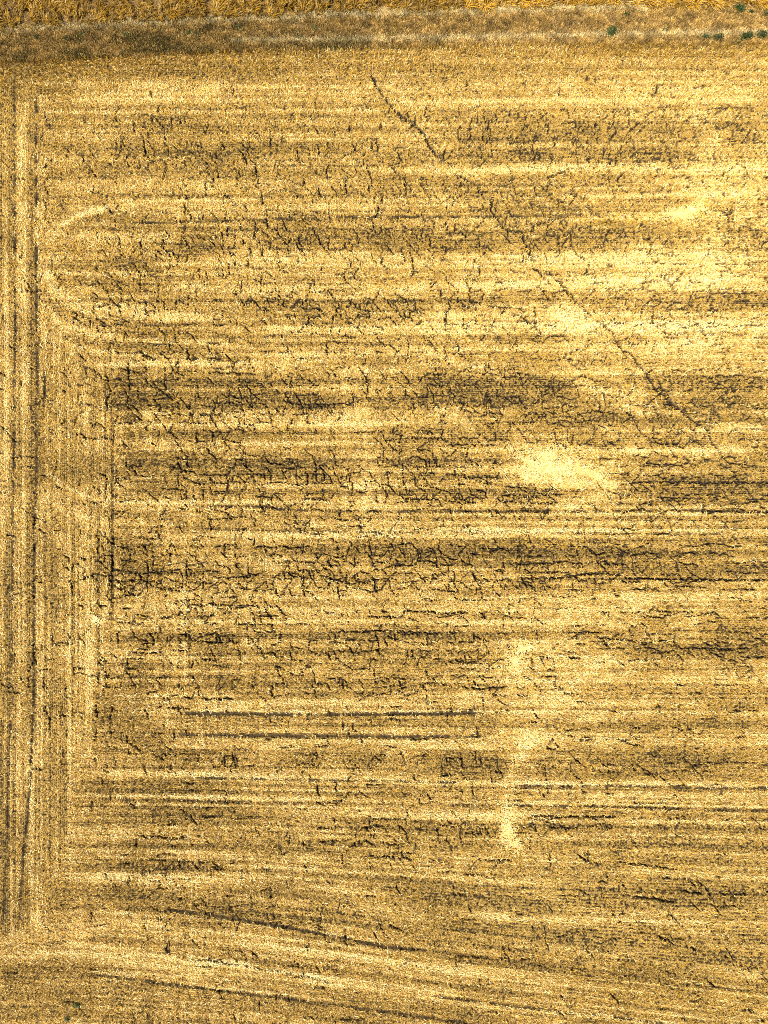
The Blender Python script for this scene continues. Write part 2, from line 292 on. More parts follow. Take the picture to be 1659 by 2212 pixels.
# ------------------------------------------------------------------ cracks (traced as polylines on the ground plan)
CR = []
def cr(f, ox, oy, lists):
    for l in lists: CR.append([(ox + x / f, oy + y / f) for x, y in l])
DIAG = [[(800,155),(812,185),(830,210),(862,245),(885,262),(905,275),(915,290),(925,315),(940,330),(955,345),(968,350)],
 [(985,375),(1005,385),(1030,400),(1045,425),(1060,430),(1062,455),(1075,470),(1085,490),(1105,497),(1130,500),(1133,525),(1147,535),(1147,560)],
 [(1150,575),(1160,583),(1188,588),(1195,600),(1215,620),(1237,640),(1245,655),(1265,670),(1275,680),(1290,692),(1320,715),(1330,735),(1345,760),(1365,765),(1378,785),(1400,812),(1410,830),(1430,850),(1450,870),(1475,890),(1500,910)],
 [(1500,910),(1515,920),(1530,930),(1535,950),(1550,970),(1560,985),(1575,1000),(1590,1030),(1605,1045),(1625,1070),(1640,1085),(1659,1105),(1680,1125),(1710,1150)]]
cr(2., 829, 0, [[(60,480),(75,515),(110,530),(135,545),(150,555),(165,560)],[(100,480),(110,510),(135,520),(140,545)],[(165,560),(180,590),(195,620),(215,645),(225,675)],[(270,640),(255,665),(270,690)],[(275,650),(240,670)],[(370,545),(375,525),(400,520)],[(430,470),(440,520),(480,525),(490,550),(525,555)],[(520,480),(560,500)],[(615,475),(610,520)],[(665,480),(690,520),(710,540),(708,575)],[(755,470),(800,480),(800,510),(830,525),(835,550),(915,550),(920,520)],[(845,555),(848,585)],[(950,480),(1060,485)],[(1000,490),(990,540)],[(1060,510),(1065,545)],[(1000,550),(1010,590)],[(1180,365),(1180,395),(1150,415)],[(1310,375),(1400,377)],[(1240,380),(1240,410)],[(1190,470),(1215,475),(1215,500),(1225,515)],[(1160,480),(1135,500),(1130,540)],[(530,620),(640,610),(760,615)],[(880,600),(885,630)],[(550,655),(640,665),(700,660),(730,685)],[(1070,660),(1200,662)],[(1270,610),(1300,605)],[(1340,510),(1390,520)],[(1420,465),(1600,465)],[(1540,615),(1659,617)],[(1470,525),(1510,530),(1500,570)],[(1560,600),(1590,555)],[(1610,560),(1600,620)],[(350,640),(370,600),(370,545)],[(360,350),(355,390)],[(690,240),(685,270)],[(760,375),(755,420)],[(940,630),(950,680)],[(815,600),(820,630)]])
cr(2., 0, 0, [[(775,515),(790,555)],[(620,590),(625,650),(630,670)],[(725,620),(730,660)],[(780,600),(770,620),(870,625),(870,640)],[(960,610),(970,640),(955,665)],[(1030,640),(1050,670),(1065,700),(1075,720)],[(1310,530),(1330,555),(1335,580)],[(1510,540),(1508,570)],[(1605,610),(1610,650)],[(1645,530),(1650,560)],[(650,390),(655,420)],[(175,600),(185,570)],[(530,610),(545,640)],[(1615,330),(1625,380)],[(600,690),(605,720)],[(675,700),(672,725)],[(1450,690),(1560,640)]])
cr(3., 0, 378, [[(290,70),(300,100),(310,130)],[(1010,485),(1115,490),(1130,520),(1150,545)],[(1060,400),(1060,470)],[(1170,450),(1175,425)],[(1280,400),(1275,385),(1340,420)],[(1430,450),(1450,510),(1510,505),(1530,525)],[(1290,600),(1295,670)],[(1440,580),(1450,680)],[(1650,300),(1655,400)],[(1470,340),(1475,400)],[(1105,650),(1100,680)],[(700,590),(690,620)],[(620,850),(660,855),(680,845),(770,840),(785,795)],[(770,840),(785,920)],[(890,820),(905,830),(955,830),(960,860)],[(870,920),(880,870),(895,830)],[(930,880),(1000,880),(1000,915)],[(1150,800),(1180,825),(1220,830),(1220,860)],[(1380,810),(1440,815)],[(1555,820),(1585,830),(1620,830),(1640,800)],[(1580,870),(1590,900)],[(470,890),(500,905),(475,960),(475,1000)],[(730,940),(860,945)],[(800,940),(795,980)],[(670,960),(680,1000)],[(590,930),(585,990)],[(1040,940),(1060,965)],[(1410,960),(1470,965)],[(1530,935),(1535,965)],[(720,1090),(710,1150)],[(1210,1130),(1220,1180),(1210,1195),(1280,1195),(1250,1170)],[(910,1150),(960,1170),(1000,1190)],[(1115,1160),(1130,1145),(1190,1145)],[(1370,1185),(1400,1175),(1440,1190)],[(1335,1300),(1350,1280),(1450,1280),(1600,1282),(1655,1290)],[(540,1240),(580,1245)],[(690,1270),(700,1330),(715,1400),(690,1460),(690,1520)],[(725,1260),(780,1250),(860,1265),(900,1290)],[(830,1240),(830,1300),(840,1390)],[(870,1450),(880,1480)],[(1000,1370),(1050,1400),(1120,1460)],[(1240,1320),(1220,1340)],[(1380,1460),(1385,1475),(1470,1465),(1560,1470),(1570,1490)],[(1385,1475),(1390,1540)],[(1150,1545),(1440,1550)],[(1230,1470),(1225,1540)]])
cr(3., 553, 378, [[(310,60),(318,30)],[(270,120),(262,150)],[(585,30),(580,70),(590,100),(585,140)],[(735,60),(735,110)],[(965,20),(970,130),(1050,140)],[(1220,30),(1215,60)],[(1290,0),(1330,40),(1315,80)],[(795,170),(790,230),(775,275)],[(1240,180),(1235,230)],[(140,320),(140,380)],[(280,380),(280,430),(300,460)],[(800,320),(815,355),(795,380)],[(965,330),(970,370)],[(1080,330),(1075,380)],[(1235,300),(1240,370),(1235,400)],[(1240,370),(1340,370),(1360,390)],[(1290,320),(1280,370)],[(1150,405),(1230,400)],[(1000,480),(1005,520),(1020,590),(1020,660)],[(220,420),(205,450)],[(400,380),(410,420),(435,470)],[(40,650),(30,700)],[(580,430),(575,470)],[(1370,560),(1375,590)],[(1350,655),(1370,665)],[(50,790),(75,810),(130,815)],[(30,870),(70,870),(130,900)],[(60,860),(50,890)],[(245,850),(270,815),(330,830),(360,850)],[(330,830),(335,770)],[(380,860),(410,860),(440,900)],[(430,960),(480,965),(495,960)],[(495,960),(500,920),(525,900),(540,830)],[(570,855),(610,850),(620,800)],[(515,790),(510,820)],[(635,835),(740,825)],[(675,840),(680,870),(665,905),(640,940),(630,965),(595,965)],[(735,850),(740,890),(730,935)],[(885,720),(905,770),(940,780),(975,810),(1000,880),(1000,920),(1010,950)],[(1020,800),(1100,810)],[(1180,815),(1220,820)],[(1250,820),(1260,850),(1235,900),(1225,945)],[(1075,935),(1060,960),(1030,965)],[(1455,730),(1475,770),(1465,820),(1420,815)],[(1340,830),(1340,860)],[(1600,820),(1610,850),(1600,890),(1590,900)],[(1500,845),(1600,855),(1659,855)],[(20,930),(50,950),(70,965)],[(295,965),(340,960),(345,935)],[(175,960),(200,980)],[(490,990),(485,1025)],[(580,1050),(640,1050)],[(925,1060),(935,1020)],[(900,1170),(925,1140),(940,1100)],[(700,1160),(695,1180)],[(260,1190),(350,1180)],[(1110,1050),(1150,1050)],[(500,1280),(530,1310)],[(720,1290),(715,1340)],[(725,1340),(725,1400),(720,1450)],[(910,1300),(920,1325)],[(340,1320),(370,1360),(410,1365)],[(1060,1340),(1090,1300),(1120,1285),(1230,1290)],[(935,1340),(955,1385)],[(180,1460),(215,1465),(240,1480),(360,1480),(400,1485),(530,1480),(640,1470),(690,1470)],[(370,1410),(385,1440)],[(625,1400),(635,1440)],[(960,1410),(1000,1430),(1020,1450)],[(1430,1280),(1560,1290)],[(1600,1270),(1620,1320)],[(95,1350),(105,1370)],[(180,1410),(210,1440),(205,1460)],[(1310,1510),(1380,1525)],[(1210,1550),(1240,1580)]])
cr(3., 1106, 378, [[(105,160),(130,190),(135,215)],[(100,290),(145,320),(145,355),(130,360)],[(310,300),(345,290),(370,330)],[(1395,230),(1405,290),(1405,380)],[(1595,350),(1595,400)],[(1620,610),(1645,610)],[(700,800),(725,790)],[(900,800),(930,775),(960,775)],[(1180,760),(1190,800),(1270,790)],[(1270,750),(1300,765),(1585,765),(1595,800)],[(1300,765),(1265,830)],[(1360,800),(1365,850)],[(1300,890),(1340,870)],[(1250,955),(1310,960),(1315,930)],[(1195,955),(1215,960)],[(850,945),(880,930)],[(915,880),(915,970)],[(760,955),(650,955)],[(885,1070),(865,1110)],[(985,1050),(1070,1060)],[(1640,830),(1620,870)],[(1040,800),(1045,825),(1100,820)],[(1120,900),(1150,890)],[(1350,1030),(1355,1060),(1370,1100)],[(1560,1060),(1630,1050)],[(1060,1280),(1080,1260),(1130,1275)],[(1180,1260),(1280,1255)],[(1320,1300),(1450,1295),(1510,1295)],[(885,1310),(885,1340)],[(930,1340),(965,1350),(965,1390),(1040,1395)],[(1170,1340),(1170,1390),(1110,1400)],[(1280,1340),(1350,1350),(1300,1395)],[(1380,1370),(1450,1410)],[(960,1430),(1010,1440)],[(1020,1460),(1030,1500),(1080,1520),(1060,1490)],[(1110,1480),(1115,1560)],[(700,1490),(720,1520),(760,1540),(770,1590)],[(1560,1505),(1659,1510)],[(0,1280),(110,1285)],[(270,1340),(280,1310)],[(150,1540),(220,1560)],[(60,950),(160,955),(165,930)]])
cr(3., 0, 918, [[(480,50),(520,60),(560,80),(640,95)],[(735,20),(735,90),(730,130)],[(650,75),(730,95)],[(1130,95),(1155,140)],[(1215,100),(1260,115),(1290,105),(1375,105)],[(1265,70),(1270,110)],[(1375,100),(1375,60),(1415,85)],[(1440,95),(1510,105),(1560,110)],[(815,200),(815,240),(825,280)],[(1155,190),(1150,240),(1180,290),(1255,300),(1270,320)],[(1085,275),(1150,280)],[(1290,320),(1360,325),(1450,320),(1490,300),(1525,270),(1530,230)],[(1285,250),(1290,290)],[(1480,320),(1470,430)],[(630,310),(680,325),(700,350)],[(690,350),(685,440),(680,480)],[(760,290),(750,360),(800,345),(840,345)],[(750,360),(745,480)],[(1040,410),(1185,415)],[(1250,400),(1250,520)],[(1370,350),(1375,390)],[(1390,470),(1385,510)],[(410,840),(445,860),(450,900)],[(510,850),(545,860),(540,890)],[(545,860),(580,880)],[(575,920),(600,960),(605,1010)],[(510,995),(560,990),(610,985)],[(640,970),(720,980)],[(680,845),(720,845),(730,900),(725,980),(720,1060)],[(680,845),(670,900)],[(740,790),(870,800)],[(640,770),(635,840)],[(735,720),(735,790)],[(1085,800),(1100,850),(1105,890)],[(1210,880),(1205,950),(1215,1000)],[(1100,940),(1180,935)],[(745,1000),(790,1040),(860,1045)],[(1395,880),(1420,910),(1480,920),(1490,960)],[(1520,910),(1555,880)],[(1290,885),(1360,885)],[(1380,985),(1620,985),(1625,950)],[(910,750),(950,820)],[(115,840),(120,870)],[(235,950),(235,1000),(180,1030)],[(220,790),(225,820)],[(520,680),(515,740)],[(460,1000),(465,1110)],[(510,1160),(555,1190)],[(445,1330),(455,1380),(440,1420)],[(640,1170),(710,1180)],[(820,1210),(825,1250)],[(790,1330),(760,1345),(765,1400),(770,1440)],[(960,1340),(995,1380),(1000,1410)],[(1085,1370),(1090,1410)],[(1205,1340),(1210,1400),(1240,1430)],[(1290,1350),(1410,1350)],[(1410,1350),(1405,1410),(1310,1405)],[(1405,1410),(1550,1405)],[(1400,1410),(1395,1450)],[(920,1420),(1000,1420)],[(850,1470),(1060,1480)],[(1200,1165),(1300,1165),(1660,1170)],[(215,1460),(225,1510),(235,1560)],[(270,1440),(260,1470)],[(955,870),(960,950),(950,1040),(955,1080)],[(905,940),(910,1020)]])
cr(3., 553, 918, [[(380,200),(390,260),(395,370)],[(270,330),(290,350)],[(440,290),(445,370)],[(500,260),(515,330)],[(590,360),(590,400),(550,400)],[(660,205),(670,230)],[(690,250),(710,265),(710,290)],[(690,340),(710,370),(715,430)],[(60,210),(80,240),(190,260)],[(50,310),(60,360)],[(100,450),(105,500)],[(0,460),(100,465)],[(1115,20),(1120,70)],[(1215,30),(1205,80)],[(945,70),(930,120)],[(970,85),(1230,90)],[(1265,60),(1270,130)],[(1210,130),(1430,125)],[(1470,127),(1560,127)],[(1555,50),(1558,100)],[(985,220),(1020,200),(1060,210),(1100,230),(1110,290)],[(985,220),(990,270)],[(1150,225),(1175,225)],[(830,310),(860,300),(870,310),(900,315)],[(1035,340),(1030,370)],[(970,360),(975,440)],[(1245,260),(1285,265),(1290,340)],[(1375,330),(1450,340),(1520,335),(1600,340)],[(1410,230),(1400,280)],[(1500,330),(1500,390)],[(1290,450),(1300,475),(1500,470)],[(1430,420),(1480,430),(1500,470)],[(970,480),(1180,480),(1195,505)],[(1320,390),(1325,430)],[(665,600),(675,640),(685,670),(675,700)],[(685,658),(710,658)],[(250,580),(270,620)],[(350,590),(320,660),(310,700)],[(50,755),(65,790),(130,795)],[(60,790),(75,850)],[(190,790),(300,790)],[(310,770),(300,830)],[(385,830),(400,880)],[(480,860),(465,890),(500,925)],[(610,750),(620,785)],[(735,760),(740,800)],[(640,850),(640,920)],[(570,870),(575,905)],[(870,760),(890,800)],[(870,860),(905,870),(915,900),(905,930)],[(755,880),(765,950)],[(930,905),(1000,910),(1040,900)],[(1080,810),(1060,880)],[(1170,800),(1230,850),(1270,870),(1350,885)],[(1170,860),(1170,930)],[(1380,850),(1385,900)],[(1170,905),(1280,905)],[(1440,800),(1659,805)],[(200,950),(240,980),(320,985)],[(430,985),(470,980),(500,1010),(580,990)],[(310,930),(310,1000),(300,1060),(315,1110)],[(530,1010),(535,1080),(540,1130)],[(640,960),(650,1010),(740,1030)],[(755,975),(770,1000),(770,1060),(785,1090)],[(90,1030),(130,1045),(135,1090),(155,1120)],[(1130,1030),(1140,995),(1170,990)],[(1255,1020),(1250,1080)],[(1400,970),(1430,995),(1480,1030)],[(1425,1040),(1430,1090)],[(1605,960),(1600,1000)],[(1390,1040),(1420,1045)],[(50,1180),(70,1220),(105,1260)],[(150,1190),(175,1225)],[(430,1190),(450,1210),(500,1215),(520,1180)],[(630,1230),(660,1205),(690,1210)],[(595,1230),(600,1280)],[(740,1190),(735,1240),(960,1245)],[(820,1160),(815,1200),(860,1215)],[(960,1190),(965,1160)],[(945,1240),(960,1205),(1180,1210)],[(1180,1200),(1175,1240)],[(1200,1215),(1380,1215)],[(1440,1190),(1490,1260)],[(1500,1210),(1480,1220)],[(155,1340),(160,1400),(95,1430),(105,1460)],[(350,1380),(340,1460)],[(490,1340),(800,1335),(1200,1345)],[(530,1410),(530,1450)],[(550,1390),(800,1400)],[(780,1350),(795,1430),(790,1480)],[(895,1350),(900,1400)],[(1045,1345),(1050,1375)],[(1120,1350),(1120,1380)],[(1250,1340),(1290,1350),(1295,1400)],[(1220,1405),(1440,1405)],[(1285,1410),(1280,1450)],[(1415,1350),(1420,1400)],[(1000,1450),(1040,1520)],[(100,1465),(130,1495),(185,1500)],[(30,1440),(40,1480)],[(1265,1470),(1270,1500)],[(1380,1500),(1420,1525)],[(1250,1530),(1380,1530)],[(1550,1440),(1545,1460)],[(780,1460),(830,1500)]])
cr(3., 1106, 918, [[(380,130),(400,60)],[(410,120),(490,120),(540,130)],[(690,40),(700,100)],[(720,50),(735,90)],[(915,0),(920,80),(940,120),(1080,120),(1095,80)],[(1190,60),(1195,80)],[(1400,80),(1420,40),(1480,25)],[(1620,85),(1659,105)],[(870,250),(1060,255),(1080,230)],[(1090,250),(1180,250),(1190,200)],[(720,320),(760,310),(770,340)],[(820,290),(825,320)],[(940,310),(970,340),(1010,340)],[(1010,380),(1060,330)],[(1090,330),(1130,345)],[(1160,320),(1175,345)],[(760,370),(1659,370)],[(1400,250),(1560,260),(1570,290)],[(0,405),(140,405)],[(30,470),(180,470)],[(220,380),(230,470)],[(940,470),(1160,475)],[(1280,470),(1400,470)],[(870,450),(880,520)],[(970,440),(980,470)],[(1530,460),(1540,490)],[(1510,290),(1520,320)],[(610,460),(640,500)],[(710,470),(700,500)],[(0,830),(40,830),(50,770)],[(75,770),(100,800)],[(360,890),(400,900),(450,890),(460,920)],[(0,905),(60,905)],[(580,880),(620,880),(650,920)],[(330,990),(360,970),(430,990),(380,985)],[(60,960),(75,1010),(100,1050)],[(545,950),(545,1060)],[(590,960),(595,1030)],[(480,800),(540,840),(620,830)],[(650,800),(660,840)],[(100,990),(300,990),(600,960),(800,995),(1000,998),(1659,1005)],[(1080,870),(1090,890),(1200,905)],[(1080,800),(1090,860)],[(920,1040),(950,1080)],[(780,1060),(900,1060)],[(800,960),(815,1000)],[(1410,850),(1470,860)],[(1480,910),(1500,930)],[(1520,910),(1659,920)],[(560,1210),(630,1215),(630,1240)],[(690,1215),(740,1215),(890,1215),(915,1195),(920,1130)],[(930,1205),(1180,1220)],[(840,1245),(990,1250)],[(1220,1220),(1330,1220)],[(1310,1210),(1350,1240)],[(1480,1170),(1520,1215)],[(1520,1250),(1659,1250)],[(425,1345),(590,1350)],[(560,1380),(880,1410)],[(600,1410),(640,1450)],[(660,1440),(740,1445)],[(860,1440),(930,1450),(980,1480)],[(1120,1445),(1240,1445),(1290,1450),(1540,1450)],[(1400,1350),(1410,1400)],[(1240,1410),(1300,1430)],[(1560,1370),(1650,1410)],[(510,1440),(540,1460)],[(820,1510),(830,1525)],[(1480,1500),(1640,1510)],[(0,1440),(80,1440)]])
cr(2.935, 0, 1458, [[(630,10),(620,50)],[(610,190),(620,270)],[(710,200),(705,380)],[(800,380),(810,430),(870,465),(910,490)],[(920,210),(940,280)],[(290,190),(280,230),(310,260),(310,340)],[(350,265),(420,260),(440,260)],[(510,260),(525,280)],[(430,330),(425,390)],[(400,460),(400,520)],[(600,390),(605,430)],[(600,530),(605,560)],[(1175,145),(1225,150)],[(1280,150),(1480,155)],[(1130,190),(1145,240)],[(1000,200),(1200,215)],[(1310,200),(1320,235)],[(1445,180),(1445,240)],[(1040,290),(1045,340)],[(1100,350),(1105,380),(1095,420)],[(1175,330),(1180,370)],[(970,370),(1040,370)],[(970,500),(1040,540)],[(1475,500),(1495,590)],[(650,600),(665,605),(690,615)],[(650,640),(648,690)],[(900,670),(900,700)],[(580,800),(583,880)],[(445,1040),(443,1100)],[(865,1040),(865,1090)],[(880,1020),(1200,1040)],[(840,1270),(850,1290)],[(1060,1320),(1070,1340)],[(1130,1180),(1140,1220)],[(700,1400),(695,1440)],[(575,1500),(575,1570)],[(1060,1700),(1055,1750),(1090,1745)],[(945,1660),(945,1690)],[(200,600),(270,600)]])
cr(2.935, 553, 1458, [[(550,30),(555,90)],[(750,10),(755,60)],[(840,30),(842,60)],[(915,30),(915,80)],[(910,80),(970,80)],[(1060,40),(1065,90)],[(1380,40),(1420,90)],[(1300,75),(1420,90),(1600,75)],[(1440,100),(1445,230)],[(575,200),(580,230)],[(460,220),(470,250)],[(765,200),(768,240)],[(200,290),(210,310)],[(730,290),(735,320)],[(550,300),(550,350)],[(590,350),(590,380)],[(455,385),(465,440)],[(675,395),(670,440)],[(1185,390),(1180,440)],[(1400,320),(1405,400)],[(920,480),(920,520)],[(1390,480),(1400,560)],[(1290,510),(1310,550)],[(380,490),(385,530)],[(335,630),(345,660)],[(500,680),(510,750)],[(390,690),(400,780)],[(585,650),(590,670)],[(655,840),(660,870)],[(960,850),(960,900)],[(1370,680),(1380,780)],[(700,910),(960,910)],[(670,965),(800,960)],[(910,940),(910,990)],[(1050,940),(1040,980)],[(1395,900),(1400,940)],[(1150,960),(1155,1000)],[(1440,940),(1440,980)],[(1420,980),(1430,1010),(1300,1000)],[(215,1010),(215,1070)],[(400,1060),(600,1050)],[(655,1045),(658,1085)],[(700,1060),(760,1080)],[(790,1060),(900,1080)],[(925,1110),(930,1160)],[(670,1150),(800,1155),(1000,1165)],[(1400,1170),(1623,1180)],[(1320,1265),(1510,1285)],[(300,1200),(330,1250)],[(1350,1480),(1365,1510)],[(1300,1550),(1400,1555)],[(890,1320),(892,1350)],[(465,1890),(465,1910)],[(1450,2130),(1455,2160)]])
cr(1.685, 1106, 1458, [[(530,100),(545,140)],[(250,227),(300,227)],[(210,400),(210,460)],[(60,515),(380,518)],[(240,650),(270,680),(330,690)],[(370,680),(600,710)],[(140,650),(142,700)],[(590,780),(700,800),(860,800)],[(560,1080),(610,1100)],[(760,940),(755,980)],[(260,940),(262,970)],[(360,1160),(390,1195)],[(210,1130),(215,1180)],[(640,1150),(650,1170)],[(530,950),(600,985)],[(400,800),(600,830)]])
POLY = [(p, 1.2) for p in DIAG] + [(p, 1.0) for p in CR]
# short side cracks in the dry thin places, along and across the rows
rr = random.Random(9)
GXN, GYN = 27., 19.
nodes = {}
for j in range(-2, 122):
    for i in range(-3, 66):
        nodes[i, j] = ((i + .5 * (j % 2) + rr.uniform(-.36, .36)) * GXN, (j + rr.uniform(-.34, .34)) * GYN)
for (i, j), (x, y) in nodes.items():
    if y < 225: continue
    c = float(sample(CRK, np.array([x]), np.array([y]))[0])
    base = (.30 if y < 1500 else .07) * (1 + 1.1 * float(noise(np.array([x]), np.array([y]), 777, 160, 60, 2)[0]))
    if x < 190: base *= .35
    if y < 300 and x < 900: base *= .5
    k = j % 2
    for (ii, jj, f) in ((i + 1, j, .8), (i + k, j + 1, 1.0), (i + k - 1, j + 1, .55)):
        if (ii, jj) not in nodes or rr.random() > (base + .48 * min(c, .9)) * f: continue
        a, b = (x, y), nodes[ii, jj]
        if jj == j: b = (b[0], a[1] + (b[1] - a[1]) * .6)            # along the rows they run straighter
        elif rr.random() < .5: POLY.append(([a, (b[0] * .5 + a[0] * .5 + rr.uniform(-2, 2), (a[1] + b[1]) / 2), b], rr.uniform(.62, .9))); continue
        if jj != j and rr.random() < .6:                              # squared corner: down between rows, then along
            POLY.append(([a, (a[0] + rr.uniform(-2, 2), b[1]), b], rr.uniform(.62, .9))); continue
        POLY.append(([a, b], rr.uniform(.62, .9)))

# ------------------------------------------------------------------ the ground sheet, fine under the frame and coarse to the horizon
CELL = 0.052
fx = np.arange(-35.0, 35.0 + 1e-6, CELL); fy = np.arange(-45.0, 46.5, CELL)
ext = np.array([2, 5, 10, 20, 40, 80, 160, 320, 640, 1300.])
xs = np.concatenate([fx[0] - ext[::-1], fx, fx[-1] + ext]); ys = np.concatenate([fy[0] - ext[::-1], fy, fy[-1] + ext])
NX, NY = len(xs), len(ys)
VX, VY = np.meshgrid(xs, ys)
fxi, fyi = len(ext), len(ext)
PXg = VX / S + PW / 2; PYg = PH / 2 - VY / S
CD = np.zeros((NY, NX), np.float32)        # crack strength at each vertex
def raster_crack(pts, wgt):
    pts = [np.array(p, float) for p in pts]
    full = [pts[0]]
    for a, b in zip(pts[:-1], pts[1:]):
        d = b - a; L = np.hypot(*d); k = max(1, int(L / 4.5)); nrm = np.array([-d[1], d[0]]) / (L + 1e-9)
        for i in range(1, k + 1):
            q = a + d * i / k
            if i < k: q = q + nrm * rr.gauss(0, 1.4)
            full.append(q)
    m = len(full)
    for i in range(m - 1):
        if rr.random() < .11: continue      # bridged by clods or straw
        a = full[i]; b = full[i + 1]
        ax, ay = (a[0] - PW / 2) * S, (PH / 2 - a[1]) * S; bx_, by_ = (b[0] - PW / 2) * S, (PH / 2 - b[1]) * S
        hw = wgt * rr.uniform(.066, .098) * (0.7 if i < 1 or i > m - 3 else 1)
        i0 = int((min(ax, bx_) - hw - fx[0]) / CELL) + fxi; i1 = int((max(ax, bx_) + hw - fx[0]) / CELL) + fxi + 2
        j0 = int((min(ay, by_) - hw - fy[0]) / CELL) + fyi; j1 = int((max(ay, by_) + hw - fy[0]) / CELL) + fyi + 2
        if i0 < fxi or j0 < fyi or i1 > NX - fxi or j1 > NY - fyi: continue
        X = VX[j0:j1, i0:i1]; Y = VY[j0:j1, i0:i1]
        dx, dy = bx_ - ax, by_ - ay; t = np.clip(((X - ax) * dx + (Y - ay) * dy) / (dx * dx + dy * dy + 1e-9), 0, 1)
        dd = np.hypot(X - ax - t * dx, Y - ay - t * dy)
        CD[j0:j1, i0:i1] = np.maximum(CD[j0:j1, i0:i1], np.clip(1.25 * (1 - dd / hw), 0, 1))
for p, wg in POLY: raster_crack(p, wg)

def sample_crack(wx, wy):                   # strongest crack value near a world point
    i = np.clip(np.round((wx - fx[0]) / CELL).astype(int), 0, len(fx) - 2) + fxi
    j = np.clip(np.round((wy - fy[0]) / CELL).astype(int), 0, len(fy) - 2) + fyi
    return CD[j, i]

TG = sample(TRACK, PXg, PYg); CG = sample(COVER, PXg, PYg) + streak(PXg, PYg); BG = sample(BROWN, PXg, PYg)
yv = y_verge(PXg[0]); VERGE = 1 / (1 + np.exp((PYg - yv[None, :]) / 3.0))
fade = np.clip(1 - np.maximum(np.abs(VX) - 36, np.abs(VY) - 47) / 10, 0, 1)
relief = noise(PXg, PYg, 81, 9, 9, 3) * .035 + noise(PXg, PYg, 82, 300, 300, 2) * .10
row_h = np.sin(unbend(PXg, PYg) * S / 0.165 * 2 * math.pi) * .012 * (1 - VERGE)
tread = .03 * (noise(PXg, PYg, 83, 4, 4, 1) > .1)
VZ = (relief + row_h - .07 * np.clip((gapfrac(CG) - gapu(PXg, PYg)) * 6, 0, 1) * (1 - VERGE)) * fade - .30 * CD - np.clip(TG, 0, 1.2) * (.07 + tread) - .03 * VERGE
FLAT_Z = lambda px, py: noise(px, py, 82, 300, 300, 2) * .10

def new_mesh(name, verts, faces_flat, nper, mat, attrs=None, smooth=False):
    me = bpy.data.meshes.new(name)
    nv = len(verts); nf = len(faces_flat) // nper
    me.vertices.add(nv); me.vertices.foreach_set('co', np.ascontiguousarray(verts, np.float32).ravel())
    me.loops.add(nf * nper); me.loops.foreach_set('vertex_index', np.ascontiguousarray(faces_flat, np.int32).ravel())
    me.polygons.add(nf)
    me.polygons.foreach_set('loop_start', np.arange(0, nf * nper, nper, dtype=np.int32))
    if smooth: me.polygons.foreach_set('use_smooth', np.ones(nf, bool))
    for k, v in (attrs or {}).items():
        if v.ndim == 2:
            a = me.attributes.new(k, 'FLOAT_COLOR', 'POINT'); a.data.foreach_set('color', np.ascontiguousarray(v, np.float32).ravel())
        else:
            a = me.attributes.new(k, 'FLOAT', 'POINT'); a.data.foreach_set('value', np.ascontiguousarray(v, np.float32))
    me.update(calc_edges=True)
    me.materials.append(mat)
    return me
def link(name, me, parent=None, kind=None, label=None, cat=None, group=None, loc=None):
    o = bpy.data.objects.new(name, me); col.objects.link(o)
    if parent: o.parent = parent
    if kind: o['kind'] = kind
    if label: o['label'] = label
    if cat: o['category'] = cat
    if group: o['group'] = group
    if loc is not None: o.location = loc
    return o

# ------------------------------------------------------------------ materials
def mat(name):
    m = bpy.data.materials.new(name); m.use_nodes = True; m.node_tree.nodes.clear(); return m, m.node_tree
def N(t, kind, **kw):
    n = t.nodes.new(kind)
    for k, v in kw.items(): setattr(n, k, v)
    return n
def ramp(t, stops):
    r = N(t, 'ShaderNodeValToRGB'); e = r.color_ramp.elements
    e[0].position, e[0].color = stops[0][0], (*stops[0][1], 1); e[1].position, e[1].color = stops[-1][0], (*stops[-1][1], 1)
    for p, c in stops[1:-1]:
        q = e.new(p); q.color = (*c, 1)
    return r
def mixc(t, fac, a, b, mode='MIX'):
    m = N(t, 'ShaderNodeMix', data_type='RGBA', blend_type=mode)
    for s, v in ((m.inputs[0], fac), (m.inputs[6], a), (m.inputs[7], b)):
        if isinstance(v, (int, float)): s.default_value = v
        elif isinstance(v, tuple): s.default_value = (*v, 1)
        else: t.links.new(v, s)
    return m.outputs[2]
